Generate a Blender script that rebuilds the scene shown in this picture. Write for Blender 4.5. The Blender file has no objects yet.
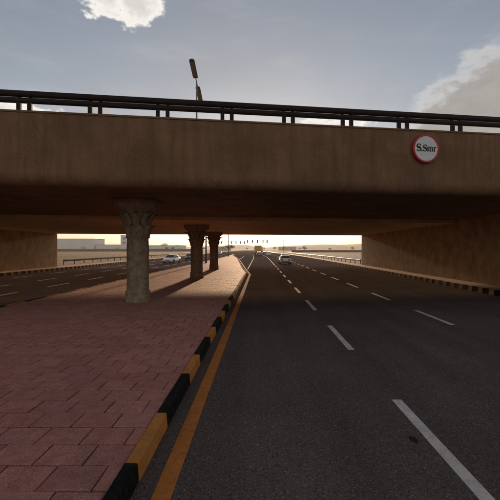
import bpy, bmesh, math, random
from mathutils import Vector, Matrix
R = math.radians
rnd = random.Random(7)
scn = bpy.context.scene
C = scn.collection

# ------------------------------------------------------------------ camera
CAM_H = 2.4
cam = bpy.data.cameras.new('camera')
cam.sensor_width = 36.0
cam.lens = 36.0 * 400.0 / 500.0
cam.shift_x = -0.02
cam.shift_y = -0.002
cam.clip_start = 0.05
cam.clip_end = 30000
camo = bpy.data.objects.new('camera', cam)
camo.location = (0, 0, CAM_H)
camo.rotation_euler = (R(90), 0, 0)
C.objects.link(camo)
scn.camera = camo

# ------------------------------------------------------------------ sun, sky, exposure
SUN_EL, SUN_AZ = R(7.4), R(0.0)          # azimuth measured from +Y towards +X
sd = Vector((math.sin(SUN_AZ) * math.cos(SUN_EL), math.cos(SUN_AZ) * math.cos(SUN_EL), math.sin(SUN_EL)))
sl = bpy.data.lights.new('sun', 'SUN')
sl.energy = 5.0
sl.angle = R(1.0)
sl.color = (1.0, 0.69, 0.42)
so = bpy.data.objects.new('sun', sl)
so.rotation_euler = sd.to_track_quat('Z', 'Y').to_euler()
so.location = (0, 200, 60)
C.objects.link(so)
scn.view_settings.view_transform = 'Standard'
scn.view_settings.look = 'None'
scn.view_settings.gamma = 1.0
scn.view_settings.exposure = 0.0
scn.view_settings.use_curve_mapping = False

world = bpy.data.worlds.new('World')
scn.world = world
world.use_nodes = True
wt = world.node_tree
for n in list(wt.nodes):
    wt.nodes.remove(n)


class G:
    """tiny helper to write node maths as expressions"""
    def __init__(s, t): s.t = t
    def n(s, typ, **kw):
        x = s.t.nodes.new(typ)
        for k, v in kw.items(): setattr(x, k, v)
        return x
    def put(s, sock, v):
        if isinstance(v, bpy.types.NodeSocket): s.t.links.new(v, sock)
        else: sock.default_value = v
    def m(s, op, a, b=0.0, c=0.0):
        x = s.n('ShaderNodeMath', operation=op)
        s.put(x.inputs[0], a); s.put(x.inputs[1], b); s.put(x.inputs[2], c)
        return x.outputs[0]
    def sub(s, a, b): return s.m('SUBTRACT', a, b)
    def add(s, a, b): return s.m('ADD', a, b)
    def mul(s, a, b): return s.m('MULTIPLY', a, b)
    def rng(s, v, a, b, c=0.0, d=1.0, smooth=True):
        x = s.n('ShaderNodeMapRange', interpolation_type='SMOOTHSTEP' if smooth else 'LINEAR')
        s.put(x.inputs[0], v); x.inputs[1].default_value = a; x.inputs[2].default_value = b
        x.inputs[3].default_value = c; x.inputs[4].default_value = d
        return x.outputs[0]
    def mix(s, f, a, b, bt='MIX'):
        x = s.n('ShaderNodeMix', data_type='RGBA', blend_type=bt)
        s.put(x.inputs[0], f); s.put(x.inputs[6], a); s.put(x.inputs[7], b)
        return x.outputs[2]
    def noise(s, vec, scale, detail=4, rough=0.55, w=None):
        x = s.n('ShaderNodeTexNoise', noise_dimensions='3D')
        s.put(x.inputs['Vector'], vec)
        x.inputs['Scale'].default_value = scale; x.inputs['Detail'].default_value = detail
        x.inputs['Roughness'].default_value = rough
        return x.outputs[0]


def c4(c): return (c[0], c[1], c[2], 1.0)


g = G(wt)
sky = g.n('ShaderNodeTexSky', sky_type='NISHITA')
sky.sun_disc = False
sky.sun_elevation = SUN_EL
sky.sun_rotation = SUN_AZ
sky.altitude = 50
sky.air_density = 1.0
sky.dust_density = 0.3
sky.ozone_density = 1.0
hs = g.n('ShaderNodeHueSaturation')
hs.inputs['Saturation'].default_value = 0.66
wt.links.new(sky.outputs[0], hs.inputs['Color'])
tc = g.n('ShaderNodeTexCoord')
D = tc.outputs['Generated']
sp = g.n('ShaderNodeSeparateXYZ'); wt.links.new(D, sp.inputs[0])
az = g.m('ARCTAN2', sp.outputs[0], sp.outputs[1])
el = g.m('ARCSINE', sp.outputs[2])
# clouds: scattered cumulus, three of them placed as in the photograph
mp = g.n('ShaderNodeMapping'); mp.inputs['Scale'].default_value = (1, 1, 1.5)
wt.links.new(D, mp.inputs[0])
nz = g.noise(mp.outputs[0], 7.0, 9, 0.58)
nf = g.noise(mp.outputs[0], 26.0, 6, 0.62)
nn = g.add(g.mul(g.sub(nz, 0.5), 0.8), g.mul(g.sub(nf, 0.5), 1.7))


def blob(a0, e0, ra, re):
    dx = g.mul(g.sub(az, a0), 1.0 / ra); dy = g.mul(g.sub(el, e0), 1.0 / re)
    return g.sub(1.0, g.m('SQRT', g.add(g.mul(dx, dx), g.mul(dy, dy))))


dens = g.add(blob(-0.360, 0.553, 0.095, 0.062), g.mul(nn, 1.0))
for b in ((-0.300, 0.533, 0.065, 0.05), (-0.435, 0.565, 0.045, 0.024), (-0.53, 0.265, 0.10, 0.055), (0.17, 0.275, 0.12, 0.045), (-0.30, 0.235, 0.12, 0.05),
          (1.4, 0.45, 0.4, 0.16), (-1.3, 0.5, 0.35, 0.15), (2.3, 0.35, 0.4, 0.15), (-2.2, 0.4, 0.4, 0.17), (3.0, 0.6, 0.4, 0.18)):
    dens = g.m('MAXIMUM', dens, g.add(blob(*b), g.mul(nn, 1.0)))
densB = g.add(blob(0.62, 0.225, 0.305, 0.205), g.add(g.mul(g.sub(nz, 0.5), 0.5), g.mul(g.sub(nf, 0.5), 0.5)))
dens = g.m('MAXIMUM', dens, densB)
alpha = g.rng(dens, -0.04, 0.26)
core = g.m('MAXIMUM', g.rng(dens, 0.18, 0.80, 0.0, 0.45), g.rng(densB, 0.02, 0.22))
skybw = g.n('ShaderNodeRGBToBW'); wt.links.new(hs.outputs[0], skybw.inputs[0])
rim = g.mix(1.0, c4((8.0, 7.7, 7.3)), c4((1, 1, 1)), 'MULTIPLY')
CL_CORE = (3.1, 2.95, 2.85)
inner = g.mix(nf, c4([v * 0.8 for v in CL_CORE]), c4([v * 1.25 for v in CL_CORE]))
ccol = g.mix(core, rim, inner)
# thin veil of high haze
veil = g.rng(g.noise(mp.outputs[0], 2.2, 5, 0.5), 0.35, 0.75, 0.0, 0.3)
skyv = g.mix(veil, hs.outputs[0], c4((2.6, 2.55, 2.5)))
mpc = g.n('ShaderNodeMapping'); mpc.inputs['Scale'].default_value = (1.0, 1.0, 5.0); mpc.inputs['Rotation'].default_value = (0.0, R(38), 0.0)
wt.links.new(D, mpc.inputs[0])
cir = g.rng(g.noise(mpc.outputs[0], 3.2, 7, 0.6), 0.46, 0.78, 0.0, 0.30)
skyv = g.mix(cir, skyv, c4((5.2, 5.0, 4.8)))
skyv = g.mix(1.0, skyv, c4((1.0, 0.975, 1.02)), 'MULTIPLY')
out = g.mix(alpha, skyv, ccol)
bg = g.n('ShaderNodeBackground'); bg.inputs['Strength'].default_value = 0.12
wt.links.new(out, bg.inputs[0])
wo = g.n('ShaderNodeOutputWorld'); wt.links.new(bg.outputs[0], wo.inputs[0])


# ------------------------------------------------------------------ materials
def mat(name, col, rough=0.8, var=0.15, scale=3.0, bump=0.0, bscale=60.0, spec=0.3, metal=0.0, rand=None, col2=None,
        streak=0.0, fine=0.0, fscale=200.0, coat=0.0):
    m = bpy.data.materials.new(name); m.use_nodes = True
    t = m.node_tree; h = G(t)
    p = t.nodes['Principled BSDF']
    p.inputs['Roughness'].default_value = rough
    p.inputs['Metallic'].default_value = metal
    p.inputs['Specular IOR Level'].default_value = spec
    if coat: p.inputs['Coat Weight'].default_value = coat
    tx = h.n('ShaderNodeNewGeometry')
    pos = tx.outputs['Position']
    c = c4(col)
    a = c4([v * (1 - var) for v in col]); b = c4([min(1, v * (1 + var)) for v in (col2 or col)])
    nz = h.noise(pos, scale, 6, 0.6)
    c = h.mix(h.rng(nz, 0.3, 0.7), a, b)
    if streak:
        mpp = h.n('ShaderNodeMapping'); mpp.inputs['Scale'].default_value = (1, 1, 0.07)
        t.links.new(pos, mpp.inputs[0])
        s = h.rng(h.noise(mpp.outputs[0], 4.0, 5, 0.65), 0.35, 0.8)
        c = h.mix(h.mul(s, streak), c, c4([v * 0.45 for v in col]))
    if fine:
        f = h.noise(pos, fscale, 3, 0.7)
        c = h.mix(h.mul(h.rng(f, 0.50, 0.66), fine), c, c4([min(1, v * 2.4) for v in col]))
        c = h.mix(h.mul(h.rng(f, 0.48, 0.34), min(1, fine * 1.8)), c, c4([v * 0.35 for v in col]))
    if rand:
        if rand == 'object': rv = h.n('ShaderNodeObjectInfo').outputs['Random']
        else: rv = tx.outputs['Random Per Island']
        hv = h.n('ShaderNodeHueSaturation')
        h.put(hv.inputs['Hue'], h.rng(h.m('FRACT', h.mul(rv, 7.31)), 0, 1, 0.498, 0.503, False))
        h.put(hv.inputs['Saturation'], h.rng(h.m('FRACT', h.mul(rv, 3.77)), 0, 1, 0.96, 1.05, False))
        h.put(hv.inputs['Value'], h.rng(rv, 0, 1, 0.88, 1.12, False))
        t.links.new(c, hv.inputs['Color']); c = hv.outputs[0]
    t.links.new(c, p.inputs['Base Color'])
    if bump:
        bn = h.n('ShaderNodeBump'); bn.inputs['Strength'].default_value = bump; bn.inputs['Distance'].default_value = 0.02
        t.links.new(h.noise(pos, bscale, 5, 0.65), bn.inputs['Height'])
        t.links.new(bn.outputs[0], p.inputs['Normal'])
    return m


def asphalt_mat():
    m = bpy.data.materials.new('asphalt'); m.use_nodes = True
    t = m.node_tree; h = G(t); p = t.nodes['Principled BSDF']
    p.inputs['Roughness'].default_value = 1.0
    p.inputs['Specular IOR Level'].default_value = 0.0
    pos = h.n('ShaderNodeNewGeometry').outputs['Position']
    big = h.rng(h.noise(pos, 0.35, 5, 0.6), 0.3, 0.7)
    mps = h.n('ShaderNodeMapping'); mps.inputs['Scale'].default_value = (1.3, 0.05, 1)
    t.links.new(pos, mps.inputs[0])
    trk = h.rng(h.noise(mps.outputs[0], 1.1, 3, 0.5), 0.35, 0.7)
    c = h.mix(big, c4((0.098, 0.070, 0.060)), c4((0.140, 0.101, 0.086)))
    c = h.mix(h.mul(trk, 0.6), c, c4((0.070, 0.050, 0.043)))
    # aggregate: pale and dark stones
    vo = h.n('ShaderNodeTexVoronoi'); vo.inputs['Scale'].default_value = 60.0
    t.links.new(pos, vo.inputs['Vector'])
    vs = h.n('ShaderNodeSeparateColor'); t.links.new(vo.outputs['Color'], vs.inputs[0])
    pale = h.mul(h.rng(vs.outputs[0], 0.72, 1.0), h.rng(vo.outputs['Distance'], 0.55, 0.2))
    c = h.mix(h.mul(pale, 0.9), c, c4((0.42, 0.35, 0.32)))
    dark = h.mul(h.rng(vs.outputs[1], 0.6, 1.0), 0.65)
    c = h.mix(dark, c, c4((0.014, 0.012, 0.012)))
    # oil spots
    sp_ = h.rng(h.noise(pos, 1.7, 2, 0.4), 0.76, 0.80)
    c = h.mix(h.mul(sp_, 0.55), c, c4((0.012, 0.010, 0.010)))
    gr = h.noise(pos, 210, 2, 0.8)
    c = h.mix(h.mul(h.rng(gr, 0.52, 0.66), 0.7), c, c4((0.32, 0.265, 0.24)))
    c = h.mix(h.mul(h.rng(gr, 0.46, 0.32), 0.7), c, c4((0.016, 0.013, 0.013)))
    t.links.new(c, p.inputs['Base Color'])
    bn = h.n('ShaderNodeBump'); bn.inputs['Strength'].default_value = 0.5; bn.inputs['Distance'].default_value = 0.006
    hh = h.add(h.mul(h.rng(vo.outputs['Distance'], 0.0, 0.6, 1.0, 0.0), 0.6), h.noise(pos, 160, 3, 0.6))
    t.links.new(hh, bn.inputs['Height']); t.links.new(bn.outputs[0], p.inputs['Normal'])
    return m


def ground_mat():
    m = bpy.data.materials.new('sandy_ground'); m.use_nodes = True
    t = m.node_tree; h = G(t); p = t.nodes['Principled BSDF']
    p.inputs['Roughness'].default_value = 0.95; p.inputs['Specular IOR Level'].default_value = 0.1
    pos = h.n('ShaderNodeNewGeometry').outputs['Position']
    c = h.mix(h.rng(h.noise(pos, 0.05, 6, 0.6), 0.3, 0.7), c4((0.27, 0.16, 0.08)), c4((0.36, 0.235, 0.125)))
    c = h.mix(h.mul(h.rng(h.noise(pos, 0.02, 5, 0.6), 0.48, 0.62), 0.6), c, c4((0.16, 0.15, 0.05)))
    c = h.mix(h.mul(h.rng(h.noise(pos, 2.0, 5, 0.7), 0.5, 0.8), 0.4), c, c4((0.15, 0.10, 0.06)))
    gr = h.noise(pos, 210, 2, 0.8)
    c = h.mix(h.mul(h.rng(gr, 0.52, 0.66), 0.7), c, c4((0.32, 0.265, 0.24)))
    c = h.mix(h.mul(h.rng(gr, 0.46, 0.32), 0.7), c, c4((0.016, 0.013, 0.013)))
    t.links.new(c, p.inputs['Base Color'])
    bn = h.n('ShaderNodeBump'); bn.inputs['Strength'].default_value = 0.5; bn.inputs['Distance'].default_value = 0.08
    t.links.new(h.noise(pos, 6, 5, 0.7), bn.inputs['Height']); t.links.new(bn.outputs[0], p.inputs['Normal'])
    return m


def paint_mat(name, col, wear=0.5, base=(0.04, 0.035, 0.034), scale=14.0):
    m = bpy.data.materials.new(name); m.use_nodes = True
    t = m.node_tree; h = G(t); p = t.nodes['Principled BSDF']
    p.inputs['Roughness'].default_value = 0.95; p.inputs['Specular IOR Level'].default_value = 0.04
    pos = h.n('ShaderNodeNewGeometry').outputs['Position']
    w1 = h.rng(h.add(h.noise(pos, scale, 6, 0.7), h.mul(h.sub(h.noise(pos, 120, 3, 0.7), 0.5), 0.9)), 0.50, 0.68)
    c = h.mix(h.rng(h.noise(pos, 2.5, 5, 0.6), 0.3, 0.7), c4([v * 0.78 for v in col]), c4(col))
    c = h.mix(h.mul(w1, wear), c, c4(base))
    t.links.new(c, p.inputs['Base Color'])
    bn = h.n('ShaderNodeBump'); bn.inputs['Strength'].default_value = 0.4; bn.inputs['Distance'].default_value = 0.01
    t.links.new(h.noise(pos, 130, 3, 0.7), bn.inputs['Height']); t.links.new(bn.outputs[0], p.inputs['Normal'])
    return m


def leaf_mat(name, col):
    m = mat(name, col, 0.7, 0.4, 1.5, spec=0.2, rand='island')
    return m


M = {}
M['asphalt'] = asphalt_mat()
M['ground'] = ground_mat()
M['white_paint'] = paint_mat('white_road_paint', (0.70, 0.63, 0.59), 0.4)
M['yellow_line'] = paint_mat('orange_road_paint', (0.56, 0.20, 0.05), 0.45)
M['kerb_yellow'] = paint_mat('kerb_yellow_paint', (0.56, 0.225, 0.055), 0.5, (0.18, 0.13, 0.10), 9)
M['kerb_black'] = paint_mat('kerb_black_paint', (0.014, 0.013, 0.014), 0.35, (0.07, 0.06, 0.055), 9)
SL = (0.44, 0.182, 0.145)
M['slab'] = mat('red_paving_slab', SL, 0.75, 0.2, 5.0, 1.0, 60, 0.30, rand='object', fine=0.6, fscale=105)
M['slab_far'] = mat('red_paving_slab_joined', SL, 0.75, 0.2, 5.0, 1.0, 60, 0.30, rand='island', fine=0.6, fscale=105)
M['slab_flat'] = mat('red_paving_far', (0.46, 0.23, 0.16), 0.85, 0.2, 1.0, 0.3, 30, 0.12)
M['joint'] = mat('paving_joint', (0.075, 0.045, 0.037), 0.95, 0.4, 8, 0.4, 120, 0.1)
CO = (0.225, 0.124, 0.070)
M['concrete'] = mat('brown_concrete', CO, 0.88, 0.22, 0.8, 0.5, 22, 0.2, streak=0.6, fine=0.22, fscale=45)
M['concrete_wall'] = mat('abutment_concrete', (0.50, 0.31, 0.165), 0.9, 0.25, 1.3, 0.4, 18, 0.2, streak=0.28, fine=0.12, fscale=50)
M['soffit'] = mat('bounce_lit_deck_concrete', (0.66, 0.48, 0.26), 0.88, 0.16, 0.8, 0.35, 22, 0.2, streak=0.3, fine=0.12, fscale=60)  # base colour brightened and warmed to stand in for sunlight bounced onto the underside
M['stone'] = mat('column_stone', (0.30, 0.215, 0.14), 0.85, 0.32, 5.0, 0.5, 35, 0.25, streak=0.35, fine=0.15, fscale=90)
M['walk'] = mat('walkway_concrete', (0.42, 0.26, 0.18), 0.65, 0.2, 1.5, 0.4, 50, 0.4, fine=0.1)
M['rail'] = mat('dark_bronze_rail', (0.024, 0.012, 0.009), 0.65, 0.3, 4, 0.1, 80, 0.25)
M['steel'] = mat('galvanised_steel', (0.42, 0.40, 0.38), 0.5, 0.25, 3, 0.1, 40, 0.5, metal=0.5)
M['rust'] = mat('weathered_rail_steel', (0.085, 0.065, 0.052), 0.65, 0.35, 3, 0.1, 40, 0.4, metal=0.3)
M['lamp_dark'] = mat('lamp_dark_metal', (0.03, 0.022, 0.019), 0.5, 0.2, 4, spec=0.5, metal=0.4)
M['lamp_grey'] = mat('lamp_pole_grey', (0.20, 0.19, 0.185), 0.5, 0.2, 4, spec=0.5, metal=0.4)
M['lens'] = mat('lamp_lens', (0.04, 0.03, 0.027), 0.35, 0.1, 6, spec=0.5)
M['red'] = mat('sign_red', (0.42, 0.012, 0.02), 0.4, 0.12, 6, spec=0.5)
M['signwhite'] = mat('sign_white', (0.74, 0.72, 0.74), 0.45, 0.06, 3, spec=0.4)
M['signblack'] = mat('sign_black', (0.012, 0.012, 0.014), 0.5, 0.1, 6)
M['crack'] = mat('crack_dark', (0.07, 0.045, 0.03), 0.95, 0.2, 9)
M['glass'] = mat('car_glass', (0.012, 0.014, 0.017), 0.06, 0.05, 2, spec=0.6)
M['tyre'] = mat('tyre_rubber', (0.018, 0.017, 0.017), 0.85, 0.2, 10)
M['rim'] = mat('wheel_rim', (0.45, 0.45, 0.46), 0.35, 0.1, 10, metal=0.8)
M['black'] = mat('black_plastic', (0.02, 0.02, 0.021), 0.6, 0.2, 10)
M['tail'] = mat('tail_lens', (0.35, 0.015, 0.012), 0.2, 0.1, 10, spec=0.6)
M['headl'] = mat('head_lens', (0.75, 0.75, 0.74), 0.12, 0.05, 10, spec=0.6)
M['plate'] = mat('number_plate', (0.7, 0.68, 0.6), 0.5, 0.05, 10)
def car_paint(name, col): return mat(name, col, 0.28, 0.04, 2, spec=0.5, metal=0.25, coat=0.6)
M['silver'] = car_paint('silver_paint', (0.52, 0.52, 0.54))
M['white_car'] = car_paint('white_paint', (0.78, 0.78, 0.77))
M['dark_car'] = car_paint('charcoal_paint', (0.05, 0.05, 0.055))
M['red_car'] = car_paint('red_paint', (0.35, 0.04, 0.03))
M['truck_yellow'] = mat('truck_yellow', (0.70, 0.42, 0.045), 0.5, 0.15, 1.5)
M['bwhite'] = mat('building_white', (0.82, 0.79, 0.75), 0.85, 0.05, 0.3, streak=0.25)
M['bgrey'] = mat('building_grey', (0.52, 0.47, 0.43), 0.85, 0.1, 0.3, streak=0.25)
M['broof'] = mat('building_roof_edge', (0.42, 0.37, 0.34), 0.8, 0.1, 0.5)
M['bwin'] = mat('building_window', (0.05, 0.055, 0.06), 0.2, 0.2, 1, spec=0.6)
M['bwall'] = mat('boundary_wall', (0.09, 0.06, 0.048), 0.9, 0.25, 0.4)
M['hill'] = mat('hill_rock', (0.26, 0.19, 0.14), 0.95, 0.35, 0.006)
M['bark'] = mat('bark', (0.09, 0.06, 0.04), 0.95, 0.3, 6)
M['leaf'] = leaf_mat('leaf_green', (0.06, 0.085, 0.025))
M['leaf2'] = leaf_mat('leaf_olive', (0.10, 0.105, 0.035))
M['scrub'] = leaf_mat('scrub', (0.26, 0.21, 0.09))
M['lred'] = mat('signal_red', (0.4, 0.03, 0.02), 0.3, 0.1, 9)
M['lamb'] = mat('signal_amber', (0.45, 0.22, 0.02), 0.3, 0.1, 9)
M['lgrn'] = mat('signal_green', (0.03, 0.25, 0.10), 0.3, 0.1, 9)


# ------------------------------------------------------------------ mesh helpers
class MB:
    def __init__(s): s.v = []; s.f = []; s.sm = []
    def add(s, vs, fs, smooth=False):
        o = len(s.v); s.v += [tuple(p) for p in vs]; s.f += [tuple(o + i for i in f) for f in fs]; s.sm += [smooth] * len(fs)
    def box(s, x0, x1, y0, y1, z0, z1, ch=0.0):
        if ch:      # chamfered top edge
            vs = [(x0, y0, z0), (x1, y0, z0), (x1, y1, z0), (x0, y1, z0), (x0, y0, z1 - ch), (x1, y0, z1 - ch), (x1, y1, z1 - ch), (x0, y1, z1 - ch),
                  (x0 + ch, y0 + ch, z1), (x1 - ch, y0 + ch, z1), (x1 - ch, y1 - ch, z1), (x0 + ch, y1 - ch, z1)]
            fs = [(3, 2, 1, 0), (0, 1, 5, 4), (1, 2, 6, 5), (2, 3, 7, 6), (3, 0, 4, 7), (4, 5, 9, 8), (5, 6, 10, 9), (6, 7, 11, 10), (7, 4, 8, 11), (8, 9, 10, 11)]
        else:
            vs = [(x0, y0, z0), (x1, y0, z0), (x1, y1, z0), (x0, y1, z0), (x0, y0, z1), (x1, y0, z1), (x1, y1, z1), (x0, y1, z1)]
            fs = [(3, 2, 1, 0), (0, 1, 5, 4), (1, 2, 6, 5), (2, 3, 7, 6), (3, 0, 4, 7), (4, 5, 6, 7)]
        s.add(vs, fs); return s
    def prism(s, poly, z0, z1):
        n = len(poly)
        vs = [(x, y, z0) for x, y in poly] + [(x, y, z1) for x, y in poly]
        fs = [tuple(range(n - 1, -1, -1)), tuple(range(n, 2 * n))] + [(i, (i + 1) % n, n + (i + 1) % n, n + i) for i in range(n)]
        s.add(vs, fs); return s
    def tube(s, a, b, r0, r1=None, n=10, cap=True):
        r1 = r0 if r1 is None else r1
        a = Vector(a); b = Vector(b); d = (b - a).normalized()
        u = d.orthogonal().normalized(); w = d.cross(u)
        vs = []
        for p, r in ((a, r0), (b, r1)):
            for i in range(n):
                t = 2 * math.pi * i / n
                vs.append(p + u * (r * math.cos(t)) + w * (r * math.sin(t)))
        fs = [(i, (i + 1) % n, n + (i + 1) % n, n + i) for i in range(n)]
        s.add(vs, fs, True)
        if cap: s.add(vs, [tuple(range(n - 1, -1, -1)), tuple(range(n, 2 * n))])
        return s
    def lathe(s, prof, n=48, cx=0, cy=0):
        vs = []
        for r, z in prof:
            for i in range(n):
                t = 2 * math.pi * i / n
                vs.append((cx + r * math.cos(t), cy + r * math.sin(t), z))
        fs = []
        for k in range(len(prof) - 1):
            for i in range(n):
                j = (i + 1) % n
                fs.append((k * n + i, k * n + j, (k + 1) * n + j, (k + 1) * n + i))
        s.add(vs, fs, True)
        s.add(vs[:n], [tuple(range(n - 1, -1, -1))]); s.add(vs[-n:], [tuple(range(n))])
        return s
    def loft(s, rings, cap=True, smooth=False):
        n = len(rings[0]); vs = [p for r in rings for p in r]; fs = []
        for k in range(len(rings) - 1):
            for i in range(n):
                j = (i + 1) % n
                fs.append((k * n + i, k * n + j, (k + 1) * n + j, (k + 1) * n + i))
        if cap: fs += [tuple(range(n - 1, -1, -1)), tuple(range((len(rings) - 1) * n, len(rings) * n))]
        s.add(vs, fs, smooth); return s
    def mesh(s, name, m):
        me = bpy.data.meshes.new(name); me.from_pydata(s.v, [], s.f)
        me.polygons.foreach_set('use_smooth', s.sm)
        bm = bmesh.new(); bm.from_mesh(me); bmesh.ops.recalc_face_normals(bm, faces=bm.faces); bm.to_mesh(me); bm.free()
        me.materials.append(m); me.update(); return me
    def build(s, name, m, parent=None, loc=None, bevel=0.0, seg=2):
        o = bpy.data.objects.new(name, s.mesh(name, m)); C.objects.link(o)
        if parent: o.parent = parent
        if loc: o.location = loc
        if bevel:
            b = o.modifiers.new('bevel', 'BEVEL'); b.width = bevel; b.segments = seg; b.limit_method = 'ANGLE'; b.angle_limit = R(35)
        return o


def tag(o, label=None, cat=None, group=None, kind=None):
    if label: o['label'] = label
    if cat: o['category'] = cat
    if group: o['group'] = group
    if kind: o['kind'] = kind
    return o
def struct(o): o['kind'] = 'structure'; return o
def stuff(o): o['kind'] = 'stuff'; return o
def empty(name, loc=(0, 0, 0), rz=0.0):
    o = bpy.data.objects.new(name, None); o.location = loc; o.rotation_euler = (0, 0, rz); o.empty_display_size = 0.3
    C.objects.link(o); return o
def inst(name, me, parent, loc=(0, 0, 0), rot=(0, 0, 0)):
    o = bpy.data.objects.new(name, me); C.objects.link(o); o.parent = parent; o.location = loc; o.rotation_euler = rot; return o
def copy_tree(o, parent=None):
    c = o.copy(); C.objects.link(c); c.parent = parent
    for ch in list(o.children): copy_tree(ch, c)
    return c


# ------------------------------------------------------------------ ground, roads
gm = MB(); gm.add([(-6000, -400, 0), (6000, -400, 0), (6000, 6200, 0), (-6000, 6200, 0)], [(0, 1, 2, 3)])
struct(gm.build('ground', M['ground']))

KX = -1.24            # median kerb foot on the right carriageway
RK = 12.1             # right kerb foot
LM = -10.05           # median kerb foot on the left carriageway
LK = -22.6            # far left kerb foot
MH = 0.18             # median height
WH = 0.28             # side walkway height
TIP = [(KX, -40), (KX, 38.5), (-1.9, 46), (-5.4, 96), (-8.7, 137), (-9.3, 160), (-9.35, 172)]   # right edge of median
def bend(y):
    # the road swings gently left beyond the overpass, then runs straight again
    if y < 90: return 0.0
    if y < 200: return -0.00025 * (y - 90) ** 2
    if y < 300: return -3.025 - 0.055 * (y - 200) + 0.000275 * (y - 200) ** 2
    return -5.775
def subdiv(pts, step=8.0):
    out = []
    for (xa, ya), (xb, yb) in zip(pts, pts[1:]):
        n = max(1, int(math.hypot(xb - xa, yb - ya) / step))
        out += [(xa + (xb - xa) * i / n, ya + (yb - ya) * i / n) for i in range(n)]
    return out + [pts[-1]]
def bent(pts, step=8.0): return [(x + bend(y), y) for x, y in subdiv(pts, step)]
def band(mb, x0, x1, ya, yb, z0, z1=None):
    L = bent([(x0, ya), (x0, yb)]); Q = bent([(x1, ya), (x1, yb)]); n = len(L)
    if z1 is None:
        mb.add([(x, y, z0) for x, y in L] + [(x, y, z0) for x, y in Q], [(i, n + i, n + i + 1, i + 1) for i in range(n - 1)])
    else:
        mb.loft([[(L[i][0], L[i][1], z0), (Q[i][0], Q[i][1], z0), (Q[i][0], Q[i][1], z1), (L[i][0], L[i][1], z1)] for i in range(n)])
    return mb
TIP = bent(TIP, 12.0)
def edge_x(y):
    for (xa, ya), (xb, yb) in zip(TIP, TIP[1:]):
        if ya <= y <= yb: return xa + (xb - xa) * (y - ya) / (yb - ya)
    return TIP[-1][0]

rr = MB(); band(rr, -9.7, RK + .05, -60, 700, .004)
road_r = struct(rr.build('road', M['asphalt']))
rl = MB(); band(rl, LK - .05, -9.75, -60, 700, .0045)
road_l = struct(rl.build('road', M['asphalt']))

# painted markings
def strip(name, pts, w, m, parent, z=0.009):
    mb = MB(); L = []; Rr = []
    P = [Vector(q) for q in bent(pts)]
    for i, p in enumerate(P):
        d = ((P[min(i + 1, len(P) - 1)] - P[max(i - 1, 0)])).normalized(); n = Vector((-d.y, d.x)) * (w / 2)
        L.append((p.x + n.x, p.y + n.y, z)); Rr.append((p.x - n.x, p.y - n.y, z))
    n = len(P)
    mb.add(L + Rr, [(i, n + i, n + i + 1, i + 1) for i in range(n - 1)])
    return mb.build(name, m, parent)
strip('edge_line', [(-0.95, -40), (-0.95, 37.8), (-1.55, 45.5), (-5.05, 96), (-8.4, 137), (-9.0, 160)], 0.19, M['yellow_line'], road_r)
DP = 6.15
dm = MB(); dm.box(-.075, .075, 0, 3.0, 0, 0.004); dme = dm.mesh('lane_dash', M['white_paint'])
def dashes(x, y0, y1, parent, slant=0.0):
    y = y0
    while y < y1:
        o = inst('lane_dash', dme, parent, (x + bend(y), y, .0055)); o.rotation_euler.z = math.atan2(bend(y) - bend(y + 3), 3) + rnd.uniform(-.002, .002); y += DP
dashes(2.17, 3.35 - DP * 2, 58, road_r)
dashes(6.08, 12.6 - DP * 3, 175, road_r)
strip('solid_line', [(2.17, 58.5), (2.17, 172)], 0.15, M['white_paint'], road_r)
strip('solid_line', [(-1.45, 47), (-1.6, 90), (-1.7, 150)], 0.15, M['white_paint'], road_r)
strip('solid_line', [(-4.7, 93), (-5.0, 140)], 0.15, M['white_paint'], road_r)
strip('stop_line', [(-9.0, 174.5), (11.6, 174.5)], 0.5, M['white_paint'], road_r)
for x, y0 in ((-13.4, 25.2), (-16.7, 29.9), (-20.4, 32.8)):
    dashes(x, y0 - DP * 3, 150, road_l)

st_ = MB(); r_ = random.Random(3)
st_.add([(1.93 + (.035 + .022 * r_.random()) * math.cos(t), 5.03 + (.06 + .05 * r_.random()) * math.sin(t), .009) for t in [2 * math.pi * i / 18 for i in range(18)]], [tuple(range(18))])
st_.build('oil_stain', mat('oil_stain', (0.026, 0.020, 0.018), 0.9, 0.5, 40, 0.4, 120, 0.1), road_r)
# ------------------------------------------------------------------ median: bed, slabs, kerb blocks
KW = 0.145
med = [(x - KW, y) for x, y in TIP] + bent([(LM + KW, -40), (LM + KW, 172)])[::-1]
mb = MB(); mb.prism(med, 0.006, MH - 0.018)
pave = struct(mb.build('pavement', M['joint']))
SWX, SWY, JT = 0.52, 0.44, 0.016
variants = []
for k in range(4):
    b = MB()
    j = lambda: rnd.uniform(-.005, .003)
    hx, hy = SWX / 2 - JT / 2, SWY / 2 - JT / 2
    c = 0.016
    low = [(-hx + j(), -hy + j()), (hx + j(), -hy + j()), (hx + j(), hy + j()), (-hx + j(), hy + j())]
    top = [(x - math.copysign(c, x), y - math.copysign(c, y)) for x, y in low]
    vs = [(x, y, -0.02) for x, y in low] + [(x, y, -0.007) for x, y in low] + [(x, y, 0) for x, y in top]
    fs = [(0, 1, 5, 4), (1, 2, 6, 5), (2, 3, 7, 6), (3, 0, 4, 7), (4, 5, 9, 8), (5, 6, 10, 9), (6, 7, 11, 10), (7, 4, 8, 11), (8, 9, 10, 11)]
    b.add(vs, fs); variants.append((vs, fs, b.mesh('paving_slab', M['slab'])))
cells = []
row = 0; y = -6.0
while y < 92:
    x = LM + KW + 0.01 + (0.0 if row % 2 else SWX / 2) - SWX / 2 + rnd.uniform(-.05, .05)
    xe = min(edge_x(y), edge_x(min(y + SWY, 170))) - KW - 0.01
    while x < xe - 0.02:
        a, b_ = max(x, LM + KW + .01), min(x + SWX, xe)
        if b_ - a > 0.06: cells.append((a, b_, y + SWY / 2 + (0.0)))
        x += SWX
    row += 1; y += SWY
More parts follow.
